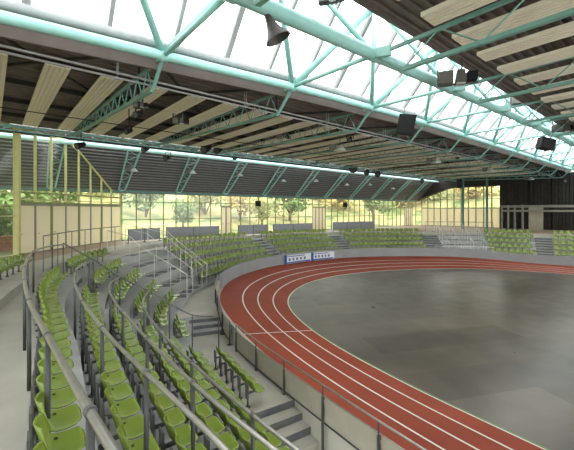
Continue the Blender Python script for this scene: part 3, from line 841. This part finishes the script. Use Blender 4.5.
mb = MB(); mb.tube([PQ(p_, 9.12, hL(p_)+.36) for p_ in frange(P0, P1, 2)], .12, 14); struct('trim_gutter_pipe', mb, M['gutter'], True)


WIN[0] += 1
mb = MB(); p_ = P0
while p_ <= P1: mb.bar(PQ(p_, 23.4, 4.60), PQ(p_, 25.15, 4.60), .06, .08); p_ += 1.46
f = struct('window_%d' % WIN[0], mb, M['bar'])
g = MB(); g.quad(PQ(P0, 23.45, 4.66), PQ(P1, 23.45, 4.66), PQ(P1, 25.15, 4.66), PQ(P0, 25.15, 4.66)); g.build('window_pane', M['skyglass'], f)
# main triangular girder along the skylight
NODES = [3.39+4.4*n for n in range(-4, 11)]
t = thing('main_girder', 'great turquoise triangular tube girder running under the white skylight', 'girder', PQ(P0, 7.2, 4.27))
org = Vector(t.location)
def rel(p): return Vector(p)-org
LH, RH, TH = (8.9, hL), (5.6, hR), (7.15, lambda p: 6.95)
for nm, (q_, h_), r_, lb in (('lower_chord', LH, .125, 'left chord'), ('lower_chord', RH, .165, 'right chord'), ('apex_chord', TH, .12, None)):
    m_ = MB(); m_.tube([rel(PQ(p_, q_, h_(p_))) for p_ in frange(P0, P1-.6, 2.2)], r_, 18); m_.build(nm, M['turq'], t, True)
for p_ in NODES:
    for (qa, ha), (qb, hb), dp, r_ in ((LH, RH, 0, .065), (LH, TH, -2.2, .09), (LH, TH, 2.2, .105), (RH, TH, -2.2, .07), (RH, TH, 2.2, .07)):
        m_ = MB(); m_.tube([rel(PQ(p_, qa, ha(p_))), rel(PQ(p_+dp, qb, hb(p_+dp)))], r_, 10); m_.build('strut', M['turq'], t, True)
    hr = hR(p_); hl_ = hL(p_)
    m_ = MB(); m_.tube([rel(PQ(p_-.10, 5.6, hr)), rel(PQ(p_+.10, 5.6, hr))], .19, 14)
    m_.hexa([rel(PQ(p_-.16, 5.62, hr-.12)), rel(PQ(p_+.16, 5.62, hr-.12)), rel(PQ(p_+.04, 5.1, hr-.18)), rel(PQ(p_-.04, 5.1, hr-.18))],
            [rel(PQ(p_-.16, 5.62, hr+.12)), rel(PQ(p_+.16, 5.62, hr+.12)), rel(PQ(p_+.04, 5.1, hr+.08)), rel(PQ(p_-.04, 5.1, hr+.08))]); m_.build('node_plate', M['turq'], t)
    m_ = MB(); m_.tube([rel(PQ(p_-.10, 8.9, hl_)), rel(PQ(p_+.10, 8.9, hl_))], .15, 14); m_.build('node_plate', M['turq'], t, True)

# lattice roof trusses either side of the girder
def truss(p_, qa, qb, bot_a, bot_b, label, group, m, nb, node_q, sgn):
    t = thing('roof_truss', label, 'truss', PQ(p_, qa, bot_a), 0, group); o_ = Vector(t.location); R = lambda a: Vector(a)-o_
    top_h = (hR if sgn < 0 else hL)(p_)+.02; top_e = 4.30
    th = lambda q: top_h+(top_e-top_h)*(q-node_q)/(qb-node_q)
    m_ = MB(); m_.bar(R(PQ(p_, node_q, top_h-.05)), R(PQ(p_, qb, top_e)), .08, .08); m_.build('top_chord', m, t)
    for dp in ((0,) ):
        m_ = MB(); m_.bar(R(PQ(p_+dp, qa, bot_a)), R(PQ(p_+dp, qb, bot_b)), .11, .09); m_.build('bottom_chord', m, t)
    m_ = MB(); m_.tube([R(PQ(p_, node_q, top_h-.05)), R(PQ(p_, qa, bot_a))], .055, 8); m_.build('end_strut', m, t)
    for i in range(nb):
        f0, f1 = i/nb, (i+1)/nb; fm = (f0+f1)/2
        ql = lambda f: qa+(qb-qa)*f; hl = lambda f: bot_a+(bot_b-bot_a)*f
        m_ = MB(); m_.tube([R(PQ(p_, ql(f0), hl(f0))), R(PQ(p_, ql(fm), th(ql(fm))-.03)), R(PQ(p_, ql(f1), hl(f1)))], .02, 6); m_.build('web_bar', m, t)
for i, p_ in enumerate(NODES):
    if p_ < -6 or p_ > 49: continue
    n_ = i-2
    side = ordinal(n_) if n_ > 0 else 'near'
    truss(p_, 9.7, 21.7, 3.30+(hL(p_)-4.0)*.6, 3.98, 'grey-green lattice roof truss left of the skylight, %s from the near end' % side, 'lattice trusses left of the skylight', M['turq_mid'], 14, 8.9, 1)
    truss(p_, 4.75, -13.5, 3.42+(hR(p_)-4.0)*.5, 3.45, 'green lattice roof truss right of the skylight, %s from the near end' % side, 'lattice trusses right of the skylight', M['turq_mid'], 10, 5.55, -1)
# inner edge beam and outer tube of the roof
t = thing('edge_beam', 'turquoise lattice edge beam along the outer ends of the left roof trusses', 'beam', PQ(P0, 21.8, 4.0)); o_ = Vector(t.location)
for h_ in (4.12, 3.88):
    m_ = MB(); m_.bar(Vector(PQ(1.2 if h_ > 4 else P0, 21.8, h_))-o_ if h_ < 4 else Vector(PQ(P0, 21.8, h_))-o_, Vector(PQ(P1, 21.8, h_))-o_, .12, .10); m_.build('beam_chord', M['turq'], t)
m_ = MB(); p_ = P0
pts = []
while p_ < P1: pts += [Vector(PQ(p_, 21.8, 3.9))-o_, Vector(PQ(p_+.55, 21.8, 4.1))-o_]; p_ += 1.1
m_.tube(pts, .02, 4); m_.build('web_bar', M['turq'], t)
t = thing('roof_tube', 'long pale turquoise tube carrying the sloping columns along the far side', 'tube', PQ(P0, 24.7, 4.10)); o_ = Vector(t.location)
m_ = MB(); m_.tube([Vector((0, 0, 0)), Vector(PQ(P1, 24.7, 4.10))-o_], .14, 14); m_.build('tube', mat('pale_turquoise_paint', (.50, .82, .82), .4, noise=(3, .05)), t, True)
n_ = 0
for i in range(-4, 11):
    p_ = 7.45+4.38*i
    if p_ > 49: continue
    a = Vector(PQ(p_, 24.75, 4.02)); b = Vector(PQ(p_, 27.75, 1.50)); n_ += 1
    t = thing('lattice_column', 'sloping turquoise lattice column under the far roof edge, %s from the left' % ordinal(n_), 'column', tuple(b), 0, 'sloping lattice columns'); o_ = b
    A = Vector(PQ(1, 0, 0))-Vector(PQ(0, 0, 0)); perp = A
    w0, w1 = .66, .22
    for sgn in (-1, 1):
        m_ = MB(); m_.bar(a-o_+perp*w0*sgn*.6, b-o_+perp*w1*sgn, .09, .11); m_.build('column_chord', M['turq'], t)
    m_ = MB(); K = 8; pts = []
    for k in range(K+1):
        f = k/K; w = w0*.6+(w1-w0*.6)*f; pts.append(a-o_+(b-a)*f+perp*w*(1 if k % 2 else -1))
    m_.tube(pts, .022, 5); m_.build('web_bar', M['turq'], t)
    m_ = MB(); m_.box((0, 0, -.04), (.3, .3, .08)); m_.build('foot_plate', M['turq'], t)

# acoustic baffles
def baffle_mesh(L):
    mb = MB(); w = .62; n_ = 5; prof = []
    for i in range(n_):
        x0 = -w/2+w*i/n_; x1 = x0+w/n_
        prof += [(x0, -.06 if i else 0.0), (x0+.008, -.09), (x1-.03, -.09), (x1-.022, -.06)]
    prof += [(w/2, -.06), (w/2, .0)]
    i0 = len(mb.v)
    for y in (0, L): mb.v += [(x, y, z) for x, z in prof]
    k = len(prof)
    for i in range(k-1): mb.f.append((i, i+1, k+i+1, k+i))
    mb.f.append(tuple(range(k))); mb.f.append(tuple(range(2*k-1, k-1, -1))); mb.f.append((k-1, 0, k, 2*k-1))
    return mb
ROT = math.atan2(.0991, .9955)
BL = baffle_mesh(9.2); BR = baffle_mesh(16.0)
first = None
def make_baffle(src, p_, q_, label, group, L):
    t = thing('acoustic_baffle', label, 'baffle', PQ(p_, q_, 4.15), ROT, group)
    src_o = src.build('baffle_body', M['baffle'], t)
    for yy in (L*.15, L*.5, L*.85):
        m_ = MB(); m_.bar((0, yy, 0), (0, yy, .3), .03); m_.build('hanger', M['purlin'], t)
    return t
bl = br = None; cnt = 0
for i in range(-6, 34):
    pe = .05+1.43*i
    if pe > 48.5 or pe < -6: continue
    if min(abs(pe-x) for x in NODES) < .30: continue
    cnt += 1; side = ordinal(cnt)
    la = 'beige ribbed acoustic baffle left of the skylight, %s from the near end' % side
    lb = 'beige ribbed acoustic baffle right of the skylight, %s from the near end' % side
    if bl is None:
        bl = make_baffle(BL, pe, 11.8, la, 'acoustic baffles left of the skylight', 9.2)
    else: clone(bl, PQ(pe, 11.8, 4.15), ROT, la)
    if br is None:
        br = make_baffle(BR, pe, -12.2, lb, 'acoustic baffles right of the skylight', 16.0)
    else: clone(br, PQ(pe, -12.2, 4.15), ROT, lb)

# ------------------------------------------------------------------ lamps, speakers and housings under the roof
def ray3(x, y, Z):
    px, py = ray_plan(x, Z); return (px, py, EYE+(210-y)/350*Z)
CEIL = EYE+4.5
def pendant(pos, label, group, ceil=CEIL, k=1.0):
    t = thing('pendant_floodlight', label, 'lamp', pos, math.atan2(pos[1], pos[0])-math.pi/2, group)
    m_ = MB(); m_.tube([(0, 0, -.20*k), (0, 0, -.17*k), (0, 0, 0), (0, 0, .08*k)], [.36*k, .34*k, .15*k, .10*k], 16); m_.build('lamp_shade', M['shade'], t, True)
    m_ = MB(); m_.box((-.42*k, 0, -.02*k), (.40*k, .3*k, .34*k)); m_.build('ballast_box', M['lampgrey'], t)
    m_ = MB(); m_.tube([(0, 0, .08*k), (0, 0, max(.2, ceil-pos[2]))], .02, 6); m_.bar((-.42*k, 0, .14*k), (0, 0, .14*k), .04); m_.build('hanging_rod', M['steel_dark'], t)
for i, (x, y) in enumerate([(134, 169), (193, 171.5), (240, 174), (283.6, 180), (316, 180), (347, 184), (370, 184), (393, 188)]):
    Z = 25.9/(.763-.647*(x-287)/350)
    P = ray3(x, y, Z); pendant(P, 'pale conical floodlight below the sloping far roof, %s from the left' % ordinal(i+1), 'floodlights below the sloping roof', P[2]+.75, .8)
for x, y, Z, lab in ((340, 147, 19.8, 'pale conical floodlight hanging left of middle, nearest under the roof'), (436, 160, 24.5, 'pale conical floodlight hanging under the roof above the grey far terrace'),
                     (490.5, 169, 30, 'pale conical floodlight hanging above the far right green seat block'), (531, 178, 38, 'small pale floodlight hanging before the dark end wall'),
                     (556, 187, 41, 'small pale floodlight at the right edge before the dark wall')):
    pendant(ray3(x, y, Z), lab, 'floodlights under the main roof')
def spot(pos, label, yaw=0.0, k=1.0, up=.5, group='black spotlights under the roof'):
    t = thing('spotlight', label, 'lamp', pos, yaw, group)
    m_ = MB(); m_.tube([(0, .22*k, -.10*k), (0, -.18*k, .08*k)], [.15*k, .10*k], 12); m_.build('lamp_body', M['black'], t, True)
    m_ = MB(); m_.tube([(0, .22*k, -.101*k), (0, .235*k, -.106*k)], .12*k, 12); m_.build('lens', M['steel_dark'], t)
    m_ = MB(); m_.bar((-.18*k, 0, 0), (-.18*k, 0, .25*k), .03); m_.bar((.18*k, 0, 0), (.18*k, 0, .25*k), .03); m_.bar((-.18*k, 0, .25*k), (.18*k, 0, .25*k), .03); m_.bar((0, 0, .25*k), (0, 0, max(up, .3)), .03)
    m_.build('yoke', M['black'], t)
spots = [(139, 114, 10.8, 'black spotlight under the nearest lattice truss on the left', .7), (129, 131, 14, 'second black spotlight under the nearest left lattice truss', .75),
         (81, 145, 19, 'black spotlight before the glass at the far left edge beam', 1.2), (146, 149, 23, 'small black spotlight right of the leftmost sloping column', 1.2),
         (207, 148, 22.5, 'large black spotlight pair member, left, on the edge beam', 1.7), (219, 149.5, 23.2, 'large black spotlight pair member, right, on the edge beam', 1.5),
         (168, 157, 24, 'grey-black spotlight below the tube left of the pair', 1.3), (236, 157, 27, 'black spotlight below the tube right of the pair', 1.2),
         (354, 167, 33, 'biggest black spotlight in the middle of the far roof edge', 2.6), (378, 173, 36, 'black spotlight right of the biggest one at far roof edge', 2.0),
         (367, 172, 35, 'black spotlight close beside the biggest one at far roof edge', 1.7), (397, 167, 36, 'small dark spotlight above the far roof edge, third from right', 1.6),
         (422, 180, 46, 'small black spotlight at the right end of the roof edge', 1.8), (350, 139, 19, 'small black spotlight beside the nearest hanging floodlight', 1.0),
         (457, 157, 27, 'small black spotlight above the dark green column', 1.0), (538, 173, 33, 'small black spotlight under the roof at far right', 1.3), (564, 180, 36, 'small black spotlight at the right edge of the picture', 1.3),
         (128, 127.0, 12.9, 'small black spotlight clipped above the second truss lamp', .6)]
for x, y, Z, lab, k in spots[:-1]:
    p = ray3(x, y, Z); spot(p, lab, 2.2, k, max(.35, min(2.0, CEIL-p[2])))
def box_speaker(pos, label, yaw, w, h, d, badge=True, wires=1.0):
    t = thing('hanging_loudspeaker', label, 'loudspeaker', pos, yaw, 'hanging loudspeakers'); t.rotation_euler = (.16, .20 if badge else 0, yaw)
    m_ = MB(); m_.hexa([(-w/2, -d/2, -h/2), (w/2, -d/2, -h/2), (w/2*.75, d/2, -h/2), (-w/2*.75, d/2, -h/2)], [(-w/2, -d/2, h/2), (w/2, -d/2, h/2), (w/2*.75, d/2, h/2), (-w/2*.75, d/2, h/2)])
    m_.v = [(x, y+.12*z, z-.12*y) for x, y, z in m_.v]; m_.build('cabinet', M['black'], t)
    m_ = MB(); m_.box((0, -d/2-.012, 0), (w*.86, .02, h*.9)); m_.v = [(x, y+.12*z, z-.12*y) for x, y, z in m_.v]; m_.build('grille', M['black'], t)
    if badge: m_ = MB(); m_.box((w*.1, -d/2-.03, -h*.36), (.09, .02, .05)); m_.build('badge', M['red'], t)
    for s_ in (-1, 1): m_ = MB(); m_.bar((s_*w*.3, 0, h/2-.03), (s_*w*.3, 0, h/2+wires), .012); m_.build('hanging_wire', M['steel'], t)
p = ray3(407, 125, 13.3); box_speaker(p, 'black loudspeaker cabinet hanging under the girder above middle right', math.radians(-60), .62, .72, .45, True, .55)
p = ray3(545, 144, 20); box_speaker(p, 'dark loudspeaker cabinet hanging under the skylight at far right', math.radians(-25), .9, .62, .5, True, .5)
p = ray3(459, 184, 41); box_speaker(p, 'small black loudspeaker hanging above the dark green column', math.radians(-40), .55, .95, .4, False, .6)
# trumpet loudspeaker
p = ray3(265, 11, 7.0); t = thing('trumpet_loudspeaker', 'brown trumpet loudspeaker hanging from the thick girder tube, top middle', 'loudspeaker', p, 0)
fx = Vector((.823, -.568, 0)); ax = (fx*.42 + Vector((.568, .823, 0))*.1 + Vector((0, 0, -.85))).normalized()
m_ = MB(); L_ = .60; prof = [(0, .045), (.10, .06), (.22, .085), (.36, .13), (.48, .185), (.56, .25), (.60, .27), (.585, .255), (.5, .18), (.3, .1), (.2, .02)]
m_.tube([ax*a for a, r in prof[:7]], [r for a, r in prof[:7]], 20, caps=False); m_.build('horn_bell', M['horn'], t, True)
m_ = MB(); m_.tube([ax*-.14, ax*-.05, ax*.03], [.06, .075, .05], 12); m_.build('driver', M['lampgrey'], t, True)
m_ = MB(); m_.tube([ax*.30, ax*.31], .10, 16); m_.build('throat_cap', M['black'], t)
m_ = MB(); m_.tube([(0, 0, 0), (.02, .02, .42)], .02, 8); m_.bar(ax*.25, (.14, .02, .30), .03); m_.build('bracket', M['steel_dark'], t)
# floodlight housings on the right side of the girder
def housing(pos, label, k=1.0, yaw=0.0, grp='floodlight housings beside the girder'):
    t = thing('floodlight_housing', label, 'lamp', pos, yaw, grp)
    m_ = MB(); m_.box((-.28*k, 0, 0), (.42*k, .4*k, .38*k)); m_.build('control_box', M['lampgrey'], t)
    m_ = MB(); m_.hexa([(0, -.2*k, -.2*k), (.3*k, -.2*k, -.2*k), (.3*k, .25*k, -.2*k), (0, .25*k, -.2*k)], [(.05*k, -.12*k, .22*k), (.28*k, -.12*k, .22*k), (.28*k, .15*k, .22*k), (.05*k, .15*k, .22*k)]); m_.build('lamp_body', M['lampgrey'], t)
    m_ = MB(); m_.box((.48*k, 0, 0), (.3*k, .3*k, .26*k)); m_.build('side_lamp', M['black'], t)
    m_ = MB(); m_.box((.15*k, 0, -.215*k), (.26*k, .34*k, .02)); m_.build('lens', M['shade'], t)
    m_ = MB(); m_.bar((-.5*k, 0, -.2*k), (.66*k, 0, -.2*k), .05); m_.bar((-.5*k, 0, -.2*k), (-.5*k, 0, .55*k), .04); m_.bar((.2*k, 0, .2*k), (.2*k, 0, .6*k), .04); m_.build('mounting_frame', M['steel_dark'], t)
YC = -math.atan2(.568, .823)
housing(ray3(455, 78, 10.6), 'large grey floodlight housing beside the girder, nearest of its row', .95, YC-.3)
housing(ray3(522, 100, 16), 'grey floodlight housing beside the girder, second of its row', .9, YC-.3)
housing(ray3(563, 128, 19), 'dark grey floodlight housing by the girder at right edge', .95, YC-.3)
housing(ray3(330, -2, 8.0), 'pale floodlight housing above the girder at the top edge', .5, YC-.3)
housing(ray3(180, 121, 12.8), 'small floodlight housing between the second left truss bars', .5, YC)
housing(ray3(140, 105, 10.9), 'small grey floodlight housing on the nearest left truss', .4, YC)
housing(ray3(283, 136, 19.5), 'small floodlight housing under the third left truss', .7, YC)
# cable along the edge beam
o = MB(); o.tube([PQ(P0, 21.55, 3.80), PQ(P1, 21.55, 3.80)], .03, 6); t = o.build('cable_run', M['black'], None, True); tag(t, 'dark cable run strung along the turquoise edge beam', 'cable')
for i in range(28):
    c = MB(); p_ = -5+i*2.0; c.bar(PQ(p_, 21.55, 3.8), PQ(p_, 21.72, 3.9), .02); c.build('cable_clip', M['steel'], t)
# wire catenary below baffles
o = MB(); o.tube([PQ(P0, 16.5, 3.75), PQ(P1, 16.5, 3.75)], .018, 6); t = o.build('catenary_wire', M['black'], None, True); tag(t, 'thin dark wire strung under the left baffles', 'wire')
for i in range(13):
    c = MB(); p_ = NODES[i+2] if i+2 < len(NODES) else P1; c.bar(PQ(p_, 16.5, 3.75), PQ(p_, 16.5, 4.2), .015); c.build('wire_hanger', M['steel'], t)
# small notice lamps above the far doors
for x_, lab in ((258, 'small dark box light on far glass wall right of white doors'), (345, 'square dark box light on far glass wall behind the middle stand')):
    p = ray3(x_, 205, 30 if x_ < 300 else 36); p = (p[0], p[1], EYE+1.0)
    q_ = -.0991*p[0]+.9955*p[1]; sc_ = 27.9/q_; p = (p[0]*sc_, p[1]*sc_, EYE+.62)
    o = MB(); o.box((0, 0, 0), (.55, .16, .55)); o.bar((0, 0, .27), (0, 0, .62), .04); t = o.build('box_light', M['black'], None); t.location = p; tag(t, lab, 'lamp')

# ------------------------------------------------------------------ outside
mb = MB()
TS2 = frange(0.3, 80, 1.6); rings = [0.0, 1.5, 6, 12, 20, 34, 60]
for s in TS2:
    f = facade_dist(s)+.3
    for r_ in rings:
        x, y, _ = pt(s, f+r_, 0); zz = CONC-.25 + 7.5*sstep(2, 34, r_) + .5*math.sin(x*.35)*math.cos(y*.3)*sstep(2, 12, r_)
        mb.v.append((x, y, zz))
k = len(rings)
for i in range(len(TS2)-1):
    for j in range(k-1): a = i*k+j; mb.f.append((a, a+1, a+k+1, a+k))
struct('floor_outside_bank', mb, M['terrain'], True)
def bush(pos, rad, hgt, m, label, n_=700, trunk=True, cat='bush'):
    t = thing('leafy_' + cat, label, cat, pos, 0, 'plants outside the glass')
    rnd = random.Random(int(pos[0]*100+pos[1]*7)); mb = MB()
    blobs = [(rnd.uniform(-.55, .55)*rad, rnd.uniform(-.55, .55)*rad, hgt*rnd.uniform(.4, .85), rad*rnd.uniform(.35, .6)) for _ in range(8)]
    for _ in range(n_):
        bx, by, bz, br_ = rnd.choice(blobs); d = Vector((rnd.gauss(0, 1), rnd.gauss(0, 1), rnd.gauss(0, 1))).normalized()*br_*rnd.uniform(.6, 1.05)
        c = Vector((bx, by, bz))+Vector((d.x, d.y, d.z*.8)); u = Vector((rnd.gauss(0, 1), rnd.gauss(0, 1), rnd.gauss(0, 1))).normalized(); w = u.orthogonal().normalized()
        s_ = rad*rnd.uniform(.07, .13); mb.quad(c-u*s_, c-w*s_*.6, c+u*s_, c+w*s_*.6)
    mb.build('foliage', m, t)
    mb = MB(); mb.tube([(0, 0, -.5), (0, 0, hgt*.6)], [rad*.07, rad*.03], 6)
    for q_ in blobs[:4]: mb.tube([(0, 0, hgt*.2), (q_[0], q_[1], q_[2])], [rad*.04, rad*.015], 5)
    mb.build('trunk', M['trunk'], t)
plants = [(183, 36, 1.6, 2.8, 'leaf', 'small green bush outside behind the left far stand'), (205, 46, 2.8, 6.0, 'leaf2', 'pale bushy tree outside behind the left far stand'),
          (240, 44, 3.0, 5.5, 'leaf3', 'yellow leafed tree outside right of the white doors'), (262, 40, 1.8, 3.5, 'leaf2', 'pale green bush outside behind the grey boards'),
          (290, 50, 3.6, 6.5, 'leaf', 'tall green tree outside left of the cream double door'), (345, 60, 4.0, 7.0, 'leaf3', 'yellow tree outside behind the middle far stand'),
          (373, 48, 2.6, 5.2, 'leaf', 'dark green bush outside right of the middle grey board'), (398, 70, 5.0, 8, 'leaf3', 'yellow tree outside left of the far right doors'),
          (146, 40, 2.6, 6.2, 'leaf', 'green tree outside at the corner of the left glass wall'), (172, 62, 3.0, 7.5, 'leaf2', 'pale green tree outside above the left standing terrace'),
          (100, 45, 3.0, 6.5, 'leaf2', 'pale tree behind the cream doors on the left'), (60, 36, 3.0, 6.0, 'leaf', 'green tree seen over the leftmost cream doors'), (22, 33, 3.0, 4.5, 'leaf', 'dark green bush seen just right of the yellow corner post'),
          (432, 72, 5, 9, 'leaf2', 'pale green tree outside above the far right cream doors'), (470, 66, 5, 9, 'leaf3', 'yellow tree outside between the dark green columns'), (320, 66, 4.5, 8.5, 'leaf2', 'pale green tree outside above the cream double door')]
for x_, Z_, rad, hg, mm, lab in plants:
    fz = 28.3/(.763-.647*(x_-287)/350) if x_ > 100 else 0
    if x_ < 420: Z_ = max(Z_, fz+3+rad)
    px, py = ray_plan(x_, Z_); bush((px, py, CONC+.4), rad, hg, M[mm], lab, 900, True, 'tree' if 'tree' in lab else 'bush')
px, py = ray_plan(0, 20.5); o = MB(); o.box((0, 0, .35), (1.7, .3, .9)); o.box((0, 0, .83), (1.8, .4, .08)); t = o.build('brick_planter_wall', M['brick']); t.location = (px, py, CONC-.1); t.rotation_euler = (0, 0, .75)
tag(t, 'low red-brown brick wall outside the glass at the left picture edge', 'wall')
px, py = ray_plan(3, 22); bush((px, py, CONC), 1.3, 2.3, M['leaf'], 'dark hedge bush above the brick wall at the left edge', 1500)
